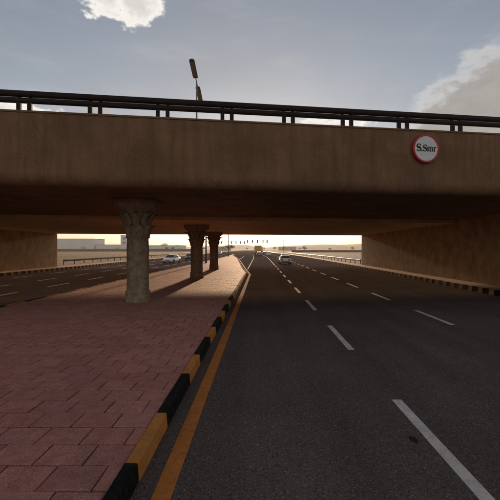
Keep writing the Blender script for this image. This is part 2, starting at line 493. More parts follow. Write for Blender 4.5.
vis = [c for c in cells if c[2] > 3.2 and c[1] > -0.66 * c[2] - 0.1 and c[2] < 40]
vis.sort(key=lambda c: c[2])
single = set(vis[:300])
far = MB()
for a, b_, yc in cells:
    vs, fs, me = rnd.choice(variants)
    sx = (b_ - a) / SWX; xc = (a + b_) / 2
    dz = rnd.uniform(-.005, .004); tx = rnd.uniform(-.004, .004); ty = rnd.uniform(-.004, .004)
    if (a, b_, yc) in single:
        o = inst('paving_slab', me, pave, (xc, yc, MH + dz), (tx, ty, rnd.uniform(-.006, .006)))
        o.scale = (sx, 1, 1)
    elif yc < 60:
        far.add([(xc + px * sx, yc + py, MH + dz + pz + px * tx + py * ty) for px, py, pz in vs], fs)
stuff(far.build('paving_slabs', M['slab_far'], pave))
fl = MB(); fl.prism([(x - KW - .01, yy) for x, yy in [(edge_x(60), 60)] + [p for p in TIP if p[1] > 60]] + bent([(LM + KW + .01, 60), (LM + KW + .01, 172)])[::-1], MH - .016, MH - .002)
fl.build('far_paving', M['slab_flat'], pave)
fl = MB(); fl.prism([(LM + KW + .01, -40), (KX - KW - .01, -40), (KX - KW - .01, -6.1), (LM + KW + .01, -6.1)], MH - .016, MH - .002)
fl.build('far_paving', M['slab_flat'], pave)

def kerb_block(length, width, height, m, face):
    """block along +Y, face = +1 towards +X; battered and chamfered face"""
    b = MB(); g_ = 0.006; w = width
    prof = [(-w, 0), (0, 0), (-0.014, height - .014), (-0.026, height), (-w, height)]
    prof = [(x * face, z) for x, z in prof]
    b.loft([[(x, g_, z) for x, z in prof], [(x, length - g_, z) for x, z in prof]])
    return b.mesh('kerb_block', m)
LY, LB = 1.27, 1.70
kb = {('y', 1): kerb_block(LY, KW, MH + .012, M['kerb_yellow'], 1), ('b', 1): kerb_block(LB, KW, MH + .012, M['kerb_black'], 1),
      ('y', -1): kerb_block(LY, KW, MH + .012, M['kerb_yellow'], -1), ('b', -1): kerb_block(LB, KW, MH + .012, M['kerb_black'], -1)}
# median, right edge, along the polyline
def along(pts, s):
    for (xa, ya), (xb, yb) in zip(pts, pts[1:]):
        d = math.hypot(xb - xa, yb - ya)
        if s <= d:
            t = s / d; return xa + (xb - xa) * t, ya + (yb - ya) * t, math.atan2(-(xb - xa), yb - ya)
        s -= d
    return None
bed = MB(); bed.prism([(x - .02, y) for x, y in TIP] + [(x - KW + .01, y) for x, y in TIP[::-1]], 0.005, MH - .03)
kerb_m = struct(bed.build('kerb', M['joint']))
s_ = 44.1 + 0.02 - (LY + LB) * 14 - LB - 0.0      # phase: a yellow block starts at y = 4.12
s_ = 40 + 4.12 - 14 * (LY + LB)
k = 0
while True:
    q = along(TIP, max(s_, 0))
    if q is None or q[1] > 158: break
    if s_ >= 0:
        inst('kerb_block', kb[('y' if k % 2 == 0 else 'b', 1)], kerb_m, (q[0], q[1], 0.005), (0, 0, q[2] + rnd.uniform(-.004, .004)))
    s_ += LY if k % 2 == 0 else LB; k += 1
bed = MB(); band(bed, LM + .02, LM + KW - .01, -40, 172, 0.006, MH - .03)
kerb_ml = struct(bed.build('kerb', M['joint']))
y = -20.0; k = 0
while y < 165:
    inst('kerb_block', kb[('y' if k % 2 == 0 else 'b', -1)], kerb_ml, (LM + bend(y), y, 0.006), (0, 0, math.atan2(bend(y) - bend(y + 1), 1) + rnd.uniform(-.003, .003)))
    y += LY if k % 2 == 0 else LB; k += 1

# side walkways with short kerb blocks
LAB_X, RAB_X = -24.4, 13.7
def side_walk(x_kerb, x_wall, face, y_first, name):
    x0, x1 = sorted((x_kerb - face * 0.16, x_wall + (-face) * 0.25))
    b = MB(); band(b, x0, x1, -40, 330, 0.003, WH - .006)
    w = struct(b.build('walkway', M['walk']))
    bd = MB(); a0, a1 = sorted((x_kerb - face * .03, x_kerb - face * .15)); band(bd, a0, a1, -40, 330, 0.004, WH - .05)
    kk = struct(bd.build('kerb', M['joint']))
    ly, lb = 0.48, 0.59
    my = kerb_block(ly, .16, WH, M['kerb_yellow'], face); mbk = kerb_block(lb, .16, WH, M['kerb_black'], face)
    y = y_first; k = 0; n = 0
    fy = MB(); fb = MB()
    while y < 320:
        if n < 280:
            inst('kerb_block', my if k % 2 == 0 else mbk, kk, (x_kerb + bend(y), y, .005), (0, 0, math.atan2(bend(y) - bend(y + 1), 1) + rnd.uniform(-.004, .004))); n += 1
        else:
            me = my if k % 2 == 0 else mbk
            (fy if k % 2 == 0 else fb).add([(v.co.x + x_kerb + bend(y), v.co.y + y, v.co.z + .005) for v in me.vertices], [tuple(p.vertices) for p in me.polygons])
        y += ly if k % 2 == 0 else lb; k += 1
    stuff(fy.build('kerb_blocks_yellow', M['kerb_yellow'], kk)); stuff(fb.build('kerb_blocks_black', M['kerb_black'], kk))
side_walk(RK, RAB_X, -1, 10.0, 'right')
side_walk(LK, LAB_X, 1, 16.0, 'left')

# ------------------------------------------------------------------ overpass
Z0, SK = 13.9, 0.153                 # near face: y = Z0 + SK * x
D2 = 12.1                            # joint between the two decks
D3 = 38.1                            # far face
H1, H2, HT, HD = 4.45, 4.22, 6.76, 5.90
XL, XR = -75.0, 65.0
ov = empty('overpass', (0, Z0, 0))
tag(ov, 'wide brown concrete road overpass spanning both carriageways', 'bridge')
def extr(prof, x0, x1, name, m, n=1):
    b = MB(); rings = []
    for i in range(n + 1):
        x = x0 + (x1 - x0) * i / n
        rings.append([(x, d + SK * x, z) for d, z in prof])
    b.loft(rings); return b.build(name, m, ov)
rad = 0.42
arc = [(rad - rad * math.cos(t), H1 + rad - rad * math.sin(t)) for t in [math.pi / 2 * i / 12 for i in range(13)]]
prof1 = [(0, HT), ] + arc + [(D2 - .015, H1), (D2 - .015, HD), (0.45, HD), (0.45, HT)]
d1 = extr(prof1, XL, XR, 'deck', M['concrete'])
for p in d1.data.polygons: p.use_smooth = False
arc2 = [(D3 - .3 + .3 * math.sin(t), H2 + .3 - .3 * math.cos(t)) for t in [math.pi / 2 * i / 6 for i in range(7)]]
prof2 = [(D2, HD), (D2, H2)] + arc2 + [(D3, HT), (D3 - .45, HT), (D3 - .45, HD)]
extr(prof2, XL, XR, 'deck', M['soffit'])
# coping strip on the near parapet
extr([(-.03, HT + .002), (-.03, HT + .06), (.48, HT + .06), (.48, HT + .002)], XL, XR, 'coping', M['concrete'])
# hairline crack at the left
cr = MB(); pts = [(-7.35, 6.72), (-7.28, 6.5), (-7.2, 6.38), (-7.12, 6.2), (-7.0, 6.02), (-6.95, 5.85), (-6.86, 5.72), (-6.83, 5.5)]
for (xa, za), (xb, zb) in zip(pts, pts[1:]):
    w = .0035
    cr.add([(xa - w, SK * (xa - w) - .004, za), (xa + w, SK * (xa + w) - .004, za), (xb + w, SK * (xb + w) - .004, zb), (xb - w, SK * (xb - w) - .004, zb)], [(0, 1, 2, 3)])
cr.build('crack', M['crack'], ov)

# abutments with earth fill behind
def abut(x_in, x_out, label):
    b = MB()
    f = lambda x, d: (x, Z0 + d + SK * x)
    b.prism([f(x_in, 0.9), f(x_out, 0.9), f(x_out, D2), f(x_in, D2)], 0, H1 - .004)
    b.prism([f(x_in, D2 + .004), f(x_out, D2 + .004), f(x_out, D3 - .12), f(x_in, D3 - .12)], 0, H2 - .004)
    o = b.build('abutment_wall', M['concrete_wall']); tag(o, label, 'wall')
    sgn = 1 if x_out > x_in else -1
    e = MB(); xe = XR if sgn > 0 else XL
    e.prism([f(x_out + sgn * .02, 1.6), f(xe, 1.6), f(xe, D3 - .6), f(x_out + sgn * .02, D3 - .6)], 0, H2 - .05)
    struct(e.build('embankment', M['ground']))
abut(LAB_X, LAB_X - 1.4, 'plain brown concrete abutment wall beside the carriageway of the oncoming white cars')
abut(RAB_X, RAB_X + 1.4, 'plain brown concrete abutment wall beside the lane of the silver car, below the round sign')

# railing on the near parapet
rg = empty('bridge_railing', (0, Z0 + .2, HT + .06))
tag(rg, 'low dark metal railing of two thick rails on paired posts atop the overpass parapet', 'railing')
def rail(zc, r, dd):
    b = MB(); rings = []
    for x in (-45.0, 40.0):
        rings.append([(x, SK * x + dd + r * .8 * math.cos(t), zc + r * math.sin(t)) for t in [2 * math.pi * i / 14 for i in range(14)]])
    b.loft(rings, True, True); return b.build('rail', M['rail'], rg)
zb = HT + .06
rail(CAM_H + 4.80 - zb, .095, 0.0); rail(CAM_H + 5.02 - zb, .108, 0.02)
pm = MB(); pm.box(-.065, .065, -.05, .05, 0, CAM_H + 4.78 - zb, 0); pm.box(-.085, .085, -.075, .075, 0, .02)
pm.box(-.05, .05, .052, .075, .02, CAM_H + 5.06 - zb)
pme = pm.mesh('post', M['rail'])
pc = -7.62 - 2.158 * 14
while pc < 38:
    for dx in (-.16, .16):
        inst('post', pme, rg, (pc + dx, SK * (pc + dx), 0), (0, 0, math.atan(SK)))
    pc += 2.158

# ------------------------------------------------------------------ round sign on the parapet
sx = 6.10
th = math.atan(SK)
sg = empty('height_sign', (sx, Z0 + SK * sx, 6.10), th)
sg.scale = (1.06, 1.0, 1.06)
tag(sg, 'round white sign with red rim and black lettering on the overpass parapet', 'sign')
def disc_ring(prof, name, m, n=64):
    b = MB(); vs = []; fs = []
    for r, yy in prof:
        for i in range(n):
            t = 2 * math.pi * i / n; vs.append((r * math.cos(t), yy, r * math.sin(t)))
    for k in range(len(prof) - 1):
        for i in range(n):
            j = (i + 1) % n; fs.append((k * n + i, k * n + j, (k + 1) * n + j, (k + 1) * n + i))
    b.add(vs, fs, False); return b
disc_ring([(.50, -.002), (.50, -.125), (.488, -.137), (.437, -.137), (.430, -.128), (.430, -.1)], 'rim', M['red']).build('rim', M['red'], sg)
fb = disc_ring([(.4295, -.09), (.4295, -.118)], 'face', M['signwhite'])
n = 64; fb.add([(.4295 * math.cos(2 * math.pi * i / n), -.118, .4295 * math.sin(2 * math.pi * i / n)) for i in range(n)], [tuple(range(n))])
fb.build('face', M['signwhite'], sg)
# lettering: heavy serif strokes drawn as strips
def stroke(mb, pts, w, y=-.121):
    P = [Vector(p) for p in pts]; L = []; Q = []
    for i, p in enumerate(P):
        d = (P[min(i + 1, len(P) - 1)] - P[max(i - 1, 0)]).normalized(); nn_ = Vector((-d.y, d.x)) * ((w[i] if isinstance(w, list) else w) * 0.62)
        L.append(p + nn_); Q.append(p - nn_)
    m_ = len(P)
    vs = [(p.x, y, p.y) for p in L] + [(p.x, y, p.y) for p in Q] + [(p.x, y + .003, p.y) for p in L] + [(p.x, y + .003, p.y) for p in Q]
    fs = [(i, i + 1, m_ + i + 1, m_ + i) for i in range(m_ - 1)]
    fs += [(i, i + 1, 2 * m_ + i + 1, 2 * m_ + i) for i in range(m_ - 1)] + [(m_ + i, m_ + i + 1, 3 * m_ + i + 1, 3 * m_ + i) for i in range(m_ - 1)]
    mb.add(vs, fs)
def glyph_S(mb, x, z, w, h):
    pts = []
    for i in range(9):
        t = R(35) + R(235) * i / 8; pts.append((x + w / 2 + w * .42 * math.cos(t), z + h * .745 + h * .225 * math.sin(t)))
    for i in range(1, 9):
        t = R(90) - R(235) * i / 8; pts.append((x + w / 2 + w * .45 * math.cos(t), z + h * .27 + h * .24 * math.sin(t)))
    k = len(pts); ws = [h * (.11 + .15 * math.exp(-((i - (k - 1) / 2) / 3.2) ** 2)) for i in range(k)]
    stroke(mb, pts, ws)
    stroke(mb, [(x + w * .88, z + h * .98), (x + w * .88, z + h * .74)], h * .08, -.1215)
    stroke(mb, [(x + w * .08, z + h * .02), (x + w * .08, z + h * .28)], h * .08, -.1215)
lt = MB()
bz = -.10
glyph_S(lt, -.355, bz, .16, .255)
stroke(lt, [(-.160, bz - .005), (-.160, bz + .045)], .04)
glyph_S(lt, -.118, bz, .14, .225)
def stem(x, z0, z1, w=.038):
    stroke(lt, [(x, z0), (x, z1)], w); stroke(lt, [(x - w * .95, z0 + .008), (x + w * .95, z0 + .008)], .016, -.1215)
for x in (.065, .145, .225): stem(x, bz, bz + .15)
stroke(lt, [(.03, bz + .142), (.07, bz + .142)], .018, -.1215)
for x in (.065, .145): stroke(lt, [(x, bz + .125), (x + .03, bz + .155), (x + .06, bz + .155), (x + .08, bz + .12)], .026, -.122)
stem(.30, bz, bz + .15)
stroke(lt, [(.265, bz + .142), (.30, bz + .142)], .018, -.1215)
stroke(lt, [(.30, bz + .115), (.325, bz + .15), (.35, bz + .155), (.365, bz + .13)], [.02, .026, .032, .04], -.122)
lt.build('lettering', M['signblack'], sg)

# ------------------------------------------------------------------ carved columns
def leaf_mesh(h, w, lean, curl):
    """acanthus leaf standing on z=0, growing up and out along +X, tip curling over"""
    b = MB(); nu, nv = 9, 7; vs = []
    for layer in (0, 1):
        for i in range(nu):
            u = i / (nu - 1)
            z = h * (u if u < .8 else .8 + (u - .8) * (.9 - 2.2 * (u - .8) / .2 * .5))
            x = lean * u ** 2.2 + curl * max(0, u - .62) * 1.5
            ww = w * (0.62 + .55 * math.sin(math.pi * min(1, u * .9 + .08))) * (1 - .78 * max(0, u - .7) / .3)
            ww *= 1 + .10 * math.cos(u * 26)
            for j in range(nv):
                v = j / (nv - 1) * 2 - 1
                rib = (.045 * (1 - abs(v)) + .022 * math.cos(v * math.pi * 3)) * min(1, .15 + 1.6 * u)
                dep = 0 if layer == 0 else -.09
                vs.append((x + rib + dep - .03 * v * v, v * ww / 2, z))
    fs = []
    for i in range(nu - 1):
        for j in range(nv - 1):
            a = i * nv + j; fs.append((a, a + 1, a + nv + 1, a + nv)); o = nu * nv
            fs.append((o + a, o + a + nv, o + a + nv + 1, o + a + 1))
    for i in range(nu - 1):
        for j in (0, nv - 1):
            a = i * nv + j; o = nu * nv; fs.append((a, a + nv, o + a + nv, o + a))
    for j in range(nv - 1):
        a = (nu - 1) * nv + j; o = nu * nv; fs.append((a, a + 1, o + a + 1, o + a))
    b.add(vs, fs, True); return b.mesh('leaf', M['stone'])
LEAF_A = leaf_mesh(.60, .255, .16, .13)
LEAF_B = leaf_mesh(.98, .27, .37, .12)
def column(x, y, top, label):
    c = empty('column', (x, y, MH - .004)); tag(c, label, 'column', None)
    H = top - MH + .004
    zc = H - 1.56                                  # neck of capital
    b = MB(); b.lathe([(.53, 0), (.53, .10), (.515, .125), (.50, .14), (.50, .36), (.515, .385), (.515, .43), (.49, .455), (.462, .47)], 56); b.build('base', M['stone'], c)
    b = MB(); pr = [(.455, .46)] + [(.455 + .006 * math.sin(k * 1.9), .46 + (zc - .46) * k / 10) for k in range(1, 10)] + [(.44, zc)]
    b.lathe(pr, 56); b.build('shaft', M['stone'], c)
    b = MB(); b.lathe([(.45, zc - .045), (.49, zc - .03), (.505, zc), (.49, zc + .03), (.452, zc + .045)], 56); b.build('necking_ring', M['stone'], c)
    b = MB(); bell = [(.42, zc + .03), (.41, zc + .2), (.42, zc + .45), (.46, zc + .7), (.55, zc + .92), (.69, zc + 1.1), (.82, zc + 1.2), (.86, zc + 1.24)]
    b.lathe(bell, 56); cap = b.build('capital', M['stone'], c)
    b = MB(); b.lathe([(.84, zc + 1.215), (.91, zc + 1.235), (.935, zc + 1.27), (.91, zc + 1.305), (.92, zc + 1.33), (.96, zc + 1.345), (.965, zc + 1.52), (.95, zc + 1.557)], 56); b.build('abacus', M['stone'], cap)
    for tier, (nl, me, r0, z0, off) in enumerate(((9, LEAF_A, .478, .02, 0), (9, LEAF_B, .49, .22, .5))):
        for k in range(nl):
            t = 2 * math.pi * (k + off) / nl + .35
            o = inst('leaf', me, cap, (r0 * math.cos(t), r0 * math.sin(t), zc + z0), (0, 0, t))
    return c
column(-5.22, 17.1, H1, 'stone column with carved leaf capital closest to the parapet that bears the round sign')
column(-4.84, 30.6, H2, 'middle of three stone columns with carved capitals on the red paved median')
column(-5.02, 43.6, H2, 'stone column next to the dark median lamp post, at the overpass edge away from the sign')

# ------------------------------------------------------------------ street lamps
def lamp(x, y, z, h, head_l, gap, rot, m, label, group=None, pr=.05):
    t = empty('street_lamp', (x, y, z), rot); tag(t, label, 'street lamp', group)
    b = MB(); b.tube((0, 0, 0), (0, 0, h), pr * 1.5, pr, 12); b.build('pole', m, t)
    b = MB(); b.box(-.17, .17, -.17, .17, 0, .03); b.tube((0, 0, .03), (0, 0, .45), pr * 2.2, pr * 1.9, 12); b.build('base', m, t)
    b = MB(); b.tube((0, -gap - .1, h + .02), (0, gap + .1, h + .02), .035, .035, 8); b.build('arm', M['lamp_grey'], t)
    for s in (-1, 1):
        b = MB(); y0, y1 = sorted((s * gap, s * (gap + head_l)))
        w = .16
        rings = []
        for yy, k, tz in ((y0, .7, .05), (y0 + .15, 1, .10), (y1 - .15, 1, .10), (y1, .8, .05)):
            rings.append([(-w * k, yy, h - .03), (w * k, yy, h - .03), (w * k, yy, h + tz * .5), (w * .6 * k, yy, h + tz), (-w * .6 * k, yy, h + tz), (-w * k, yy, h + tz * .5)])
        b.loft(rings); hd = b.build('lamp_head', M['lamp_dark'], t)
        b = MB(); b.box(-w * .7, w * .7, y0 + .2, y1 - .2, h - .045, h - .031); b.build('lens', M['lens'], hd)
    return t
lamp(-4.30, 27.15, HD, 13.7 - HD, 2.55, .75, R(3.8), M['lamp_grey'], 'double-headed street lamp rising from the overpass deck above the railing')
for k, (x, y) in enumerate(((-8.5, 63), (-9.5, 120))):
    lamp(x, y, MH, 10.0, 1.3, .9, R(90), M['lamp_dark'],
         ['dark lamp post on the median just past the furthest column', 'thin lamp post on the narrow end of the median past the bend'][k], 'lamp posts along the median', .085)

# ------------------------------------------------------------------ guard rails
def guardrail(x, y0, y1, face, mrail, label):
    t = empty('guardrail', (x, y0, 0)); tag(t, label, 'guardrail', None)
    P = 3.6; n = int((y1 - y0) / P)
    pb = MB(); pb.box(-.06, .06, -.05, .05, 0, .78); pb.box(-.10 if face < 0 else .06, -.06 if face < 0 else .10, -.08, .08, .45, .75)
    pme = pb.mesh('post', M['rust'])
    prof = [(.10, .46), (.10, .50), (.17, .54), (.17, .59), (.11, .63), (.17, .67), (.17, .72), (.10, .77), (.10, .80), (.085, .80), (.085, .46)]
    rb = MB(); rb.loft([[(face * a, yy, z) for a, z in prof] for yy in (0.005, P - .005)]); rme = rb.mesh('rail', mrail)
    for i in range(n + 1):
        ya = y0 + i * P; a_ = math.atan2(bend(ya) - bend(ya + P), P)
        inst('post', pme, t, (bend(ya), i * P, 0), (0, 0, a_))
        if i < n: inst('rail', rme, t, (bend(ya), i * P, 0), (0, 0, a_))
guardrail(-30.2, 61.5, 190, 1, M['rust'], 'dark weathered guard rail by the grassy field in front of the white buildings')
guardrail(15.6, 62.0, 190, -1, M['steel'], 'pale galvanised guard rail beside the sandy lot facing the hills')
# pale gravel lot on the right
gl = MB(); gl.add([(17, 55, .004), (75, 75, .004), (95, 230, .004), (17, 230, .004)], [(0, 1, 2, 3)])
struct(gl.build('gravel_lot', mat('pale_gravel', (0.30, 0.255, 0.225), 0.95, 0.25, 0.4, 0.4, 12, 0.1)))


# ------------------------------------------------------------------ vehicles
def car(x, y, rz, paint, label, cat='car', sedan=False, group=None):
    t = empty('car', (x, y, 0.008), rz); tag(t, label, cat, group)
    Lh = 2.22; W = .90
    # lower body loft: stations along y (rear negative, front positive)
    st = [(-2.18, .70, .34, .80), (-2.10, .80, .26, .90), (-1.85, .87, .22, .96 if not sedan else .97), (-1.2, .90, .20, .97), (-.3, .905, .20, .95),
          (.7, .90, .20, .93), (1.3, .885, .21, .88), (1.8, .85, .23, .78), (2.08, .77, .27, .68), (2.20, .66, .34, .58)]
    b = MB(); rings = []
    for yy, w, zl, zb_ in st:
        zm = zl + (zb_ - zl) * .5
        rings.append([(-w * .90, yy, zl), (w * .90, yy, zl), (w * .985, yy, zl + .10), (w, yy, zm), (w * .97, yy, zb_ - .07), (w * .90, yy, zb_), (w * .45, yy, zb_ + .02),
                      (-w * .45, yy, zb_ + .02), (-w * .90, yy, zb_), (-w * .97, yy, zb_ - .07), (-w, yy, zm), (-w * .985, yy, zl + .10)])
    b.loft(rings, True, True); body = b.build('body', paint, t)
    # cabin
    r0, r1 = (-1.75, -1.05) if sedan else (-2.08, -1.62)
    f0, f1 = 1.22, .28
    ht = 1.45
    stc = [(r0, .76, .93, .93), (r1, .62, .95, ht - .04), ((r1 + f1) / 2, .64, .95, ht), (f1, .61, .94, ht - .03), (f0, .74, .89, .89)]
    b = MB(); rings = []
    for yy, w, zl, zt in stc:
        wb = .80 if zt > 1.2 else w
        if zt <= zl + .01: rings.append([(-wb, yy, zl - .03), (wb, yy, zl - .03), (wb * .98, yy, zl + .01), (w * .5, yy, zl + .02), (-w * .5, yy, zl + .02), (-wb * .98, yy, zl + .01)])
        else: rings.append([(-wb, yy, zl - .03), (wb, yy, zl - .03), (w, yy, zt - .05), (w * .8, yy, zt), (-w * .8, yy, zt), (-w, yy, zt - .05)])
    b.loft(rings, True, False); cab = b.build('cabin', paint, t, bevel=.03)
    # glass panels, slightly proud
    def quad(name, pts, off, m, par):
        P = [Vector(p) for p in pts]; nrm = (P[1] - P[0]).cross(P[2] - P[0]).normalized()
        b = MB(); n_ = len(P); b.add([p + nrm * off for p in P] + [p - nrm * .02 for p in P], [tuple(range(n_))] + [(i, (i + 1) % n_, n_ + (i + 1) % n_, n_ + i) for i in range(n_)])
        return b.build(name, m, par)
    def lerp(a, b_, k): return tuple(a[i] + (b_[i] - a[i]) * k for i in range(3))
    # rear screen and windscreen
    lo, hi = (r0, .93), (r1, ht - .04)
    A = lambda k, w: (w, lo[0] + (hi[0] - lo[0]) * k, lo[1] + (hi[1] - lo[1]) * k)
    quad('rear_screen', [A(.18, .70), A(.18, -.70), A(.90, -.54), A(.90, .54)][::-1], .028, M['glass'], t)
    lo2, hi2 = (f0, .89), (f1, ht - .03)
    B = lambda k, w: (w, lo2[0] + (hi2[0] - lo2[0]) * k, lo2[1] + (hi2[1] - lo2[1]) * k)
    quad('windscreen', [B(.10, -.72), B(.10, .72), B(.92, .56), B(.92, -.56)][::-1], .028, M['glass'], t)
    for s in (-1, 1):
        for ya, yb, ya2, yb2 in ((-.25, .80, -.22, .30), (r1 + .1 if sedan else -1.55, -.33, r1 + .25 if sedan else -1.35, -.30)):
            pts = [(s * .812, ya, .99), (s * .808, yb, .97), (s * .67, yb2, ht - .13), (s * .675, ya2, ht - .12)]
            if s > 0: pts = pts
            else: pts = pts[::-1]
            quad('side_window', pts, .03, M['glass'], t)
        # wheels
        for wy in (-1.32, 1.36):
            wh = MB(); wh.lathe([(.12, -.10), (.29, -.10), (.315, -.06), (.315, .06), (.29, .10), (.12, .10)], 24)
            o = wh.build('wheel', M['tyre'], t, (s * .80, wy, .315)); o.rotation_euler = (0, R(90) * s, 0)
            ri = MB(); ri.lathe([(.205, .085), (.20, .112), (.16, .105), (.05, .118)], 20); ri.build('rim', M['rim'], o)
            ar = MB(); ar.lathe([(.365, .0), (.365, .115), (.31, .117)], 24)
            a_ = ar.build('wheel_arch', M['black'], t, (s * .80, wy, .34)); a_.rotation_euler = (0, R(90) * s, 0)
        b = MB(); b.box(s * .58 - .15, s * .58 + .15, -2.215, -2.02, .66, .83); b.build('tail_light', M['tail'], t, bevel=.03)
        b = MB(); b.box(s * .56 - .16, s * .56 + .16, 1.98, 2.175, .53, .66); b.build('headlight', M['headl'], t, bevel=.03)
        b = MB(); b.box(s * .98 - .10, s * .98 + .10, .70, .82, .93, 1.06); b.build('mirror', paint, t, bevel=.03)
    b = MB(); b.box(-.62, .62, -2.235, -2.05, .34, .47); b.build('rear_bumper', M['black'], t, bevel=.03)
    b = MB(); b.box(-.26, .26, -2.20, -2.08, .53, .65); b.build('number_plate', M['plate'], t)
    b = MB(); b.box(-.45, .45, 2.08, 2.225, .36, .50); b.build('grille', M['black'], t, bevel=.02)
    return t
car(3.9, 63.5, R(1.0), M['silver'], 'silver hatchback driving away between the dashed lane lines', 'car')
car(2.85, 136, 0, M['white_car'], 'white sedan on the far stretch of road ahead of the silver hatchback', 'car', True)
car(1.9, 166, R(2), M['dark_car'], 'dark sedan by the traffic signals in the lane next to the yellow truck', 'car', True)
car(-0.35, 131, R(1.5), M['red_car'], 'small red car close behind the yellow truck', 'car')
car(-15.1, 68.5, R(172), M['white_car'], 'white sedan coming towards the overpass past the low white warehouse', 'car', True)
car(-15.3, 88, R(180), M['dark_car'], 'dark sedan following the oncoming white sedan', 'car', True)
car(-18.9, 112, R(180), M['silver'], 'silver hatchback coming down the outer oncoming lane near the signals', 'car')
car(-17.0, 168, R(184), M['white_car'], 'distant white hatchback in the oncoming lanes beneath the mast arm signals', 'car')

def truck(x, y, rz, label):
    t = empty('truck', (x, y, .008), rz); tag(t, label, 'truck')
    b = MB(); b.box(-1.22, 1.22, -3.9, 1.6, 1.25, 3.65); box = b.build('cargo_box', M['truck_yellow'], t, bevel=.05)
    for s in (-1, 1):
        b = MB(); b.box(s * .59 - .55, s * .59 + .55, -3.94, -3.905, 1.4, 3.5); dd = b.build('rear_door', M['truck_yellow'], t, bevel=.01)
        b = MB(); b.tube((s * .12, -3.97, 1.5), (s * .12, -3.97, 3.4), .02, .02, 6); b.build('lock_bar', M['steel'], dd)
        b = MB(); b.box(s * 1.0 - .14, s * 1.0 + .14, -3.93, -3.85, .9, 1.08); b.build('tail_light', M['tail'], t)
        for wy in (-2.6, -1.6, 2.6):
            wh = MB(); wh.lathe([(.2, -.14), (.46, -.14), (.5, -.09), (.5, .09), (.46, .14), (.2, .14)], 20)
            o = wh.build('wheel', M['tyre'], t, (s * 1.05, wy, .5)); o.rotation_euler = (0, R(90) * s, 0)
            ri = MB(); ri.lathe([(.28, .12), (.27, .15), (.1, .155)], 16); ri.build('rim', M['steel'], o)
        b = MB(); b.box(s * 1.28 - .06, s * 1.28 + .06, 3.1, 3.3, 2.2, 2.7); b.build('mirror', M['black'], t)
    b = MB(); b.box(-1.1, 1.1, -3.8, 3.2, .8, 1.2); b.build('chassis', M['black'], t)
    b = MB(); b.box(-1.1, 1.1, -3.9, -3.75, .45, .62); b.build('underrun_bar', M['black'], t)
    b = MB(); b.loft([[(-1.15, 1.7, .9), (1.15, 1.7, .9), (1.15, 1.7, 2.9), (-1.15, 1.7, 2.9)], [(-1.15, 3.2, .9), (1.15, 3.2, .9), (1.1, 3.2, 2.9), (-1.1, 3.2, 2.9)], [(-1.12, 3.6, .9), (1.12, 3.6, .9), (1.08, 3.5, 1.9), (-1.08, 3.5, 1.9)]]); b.build('cab', M['bwhite'], t, bevel=.05)
    b = MB(); b.box(-.95, .95, 3.42, 3.50, 1.95, 2.6); b.build('windscreen', M['glass'], t)
truck(-0.75, 152, R(2), 'tall yellow box truck driving away towards the traffic signals')


# ------------------------------------------------------------------ traffic signals on mast arms
def signal(x, y, h, arm_to, heads, label, z=0.0):
    t = empty('traffic_signal', (x, y, z)); tag(t, label, 'traffic signal', 'mast arm traffic signals at the junction')
    b = MB(); b.tube((0, 0, 0), (0, 0, h + .3), .16, .11, 12); b.build('pole', M['lamp_grey'], t)
    b = MB(); b.tube((0, 0, h), (arm_to - x, 0, h + .15), .10, .06, 10); b.build('arm', M['lamp_grey'], t)
    for hx in heads:
        b = MB(); b.box(-.19, .19, -.16, .12, -1.0, .12); b.box(-.26, .26, .12, .14, -1.08, .2)
        o = b.build('signal_head', M['black'], t, (hx - x, -.05, h - .1))
        for k, c in enumerate(('lred', 'lamb', 'lgrn')):
            d = MB(); d.tube((0, -.165, -.10 - k * .33), (0, -.175, -.10 - k * .33), .12, .12, 12); d.build('lens', M[c], o)
            d = MB(); d.tube((0, -.165, -.10 - k * .33), (0, -.36, -.10 - k * .33), .14, .14, 10, False); d.build('visor', M['black'], o)
    b = MB(); b.box(-.19, .19, -.34, -.12, 2.3, 3.4); b.build('signal_head', M['black'], t)
signal(10.8, 181, 6.35, -6.9, [-5.6, -3.35, -1.1, 1.35, 3.2], 'traffic signal with a long mast arm reaching over the lanes of the yellow truck')
signal(-31.0, 205, 6.2, -7.6, [-19.7, -14.6, -12.3, -10.1, -7.9], 'traffic signal with a mast arm over the oncoming lanes past the median end')

# ------------------------------------------------------------------ buildings
def building(x0, x1, y0, dep, h, m, label, windows=(), parapet=.5, door=None):
    t = empty('building', ((x0 + x1) / 2, y0, 0)); tag(t, label, 'building')
    w = (x1 - x0) / 2
    b = MB(); b.box(-w, w, 0, dep, -.3, h); b.build('wall', m, t)
    b = MB(); b.box(-w - .15, w + .15, -.15, dep + .15, h + .002, h + parapet); b.build('roof', M['broof'], t)
    for (a, c, z0, z1) in windows:
        b = MB(); b.box(a - .12, c + .12, -.10, .05, z0 - .12, z1 + .12); o = b.build('window', M['broof'], t)
        b = MB(); b.box(a, c, -.13, -.101, z0, z1); b.build('pane', M['bwin'], o)
    if door:
        b = MB(); b.box(door[0], door[1], -.08, .05, 0, door[2]); b.build('door', M['bgrey'], t)
    # pilaster joints
    n = max(2, int(2 * w / 8))
    for i in range(1, n):
        xx = -w + 2 * w * i / n
        b = MB(); b.box(xx - .15, xx + .15, -.09, .05, 0, h - .1); b.build('pilaster', m, t)
    return t
building(-203, -167, 400, 30, 12.3, M['bwhite'], 'large plain white boxy warehouse nearest the abutment wall', [], door=(6, 11, 5))
building(-166, -139, 405, 25, 6.4, M['bwhite'], 'low white shed between the boxy warehouse and the white tower', [], door=(6, 10, 4))
building(-138, -131, 396, 8, 15.6, M['bwhite'], 'narrow white tower taller than the warehouses', [(-1, 1, 12, 13.5), (-1, 1, 8, 9.5)])
building(-130.5, -78, 398, 25, 5.6, M['bwhite'], 'long low white warehouse with a tree rising behind it', [(10, 13, 2.6, 4.0), (16, 19, 2.6, 4.0)], door=(22, 25, 3))
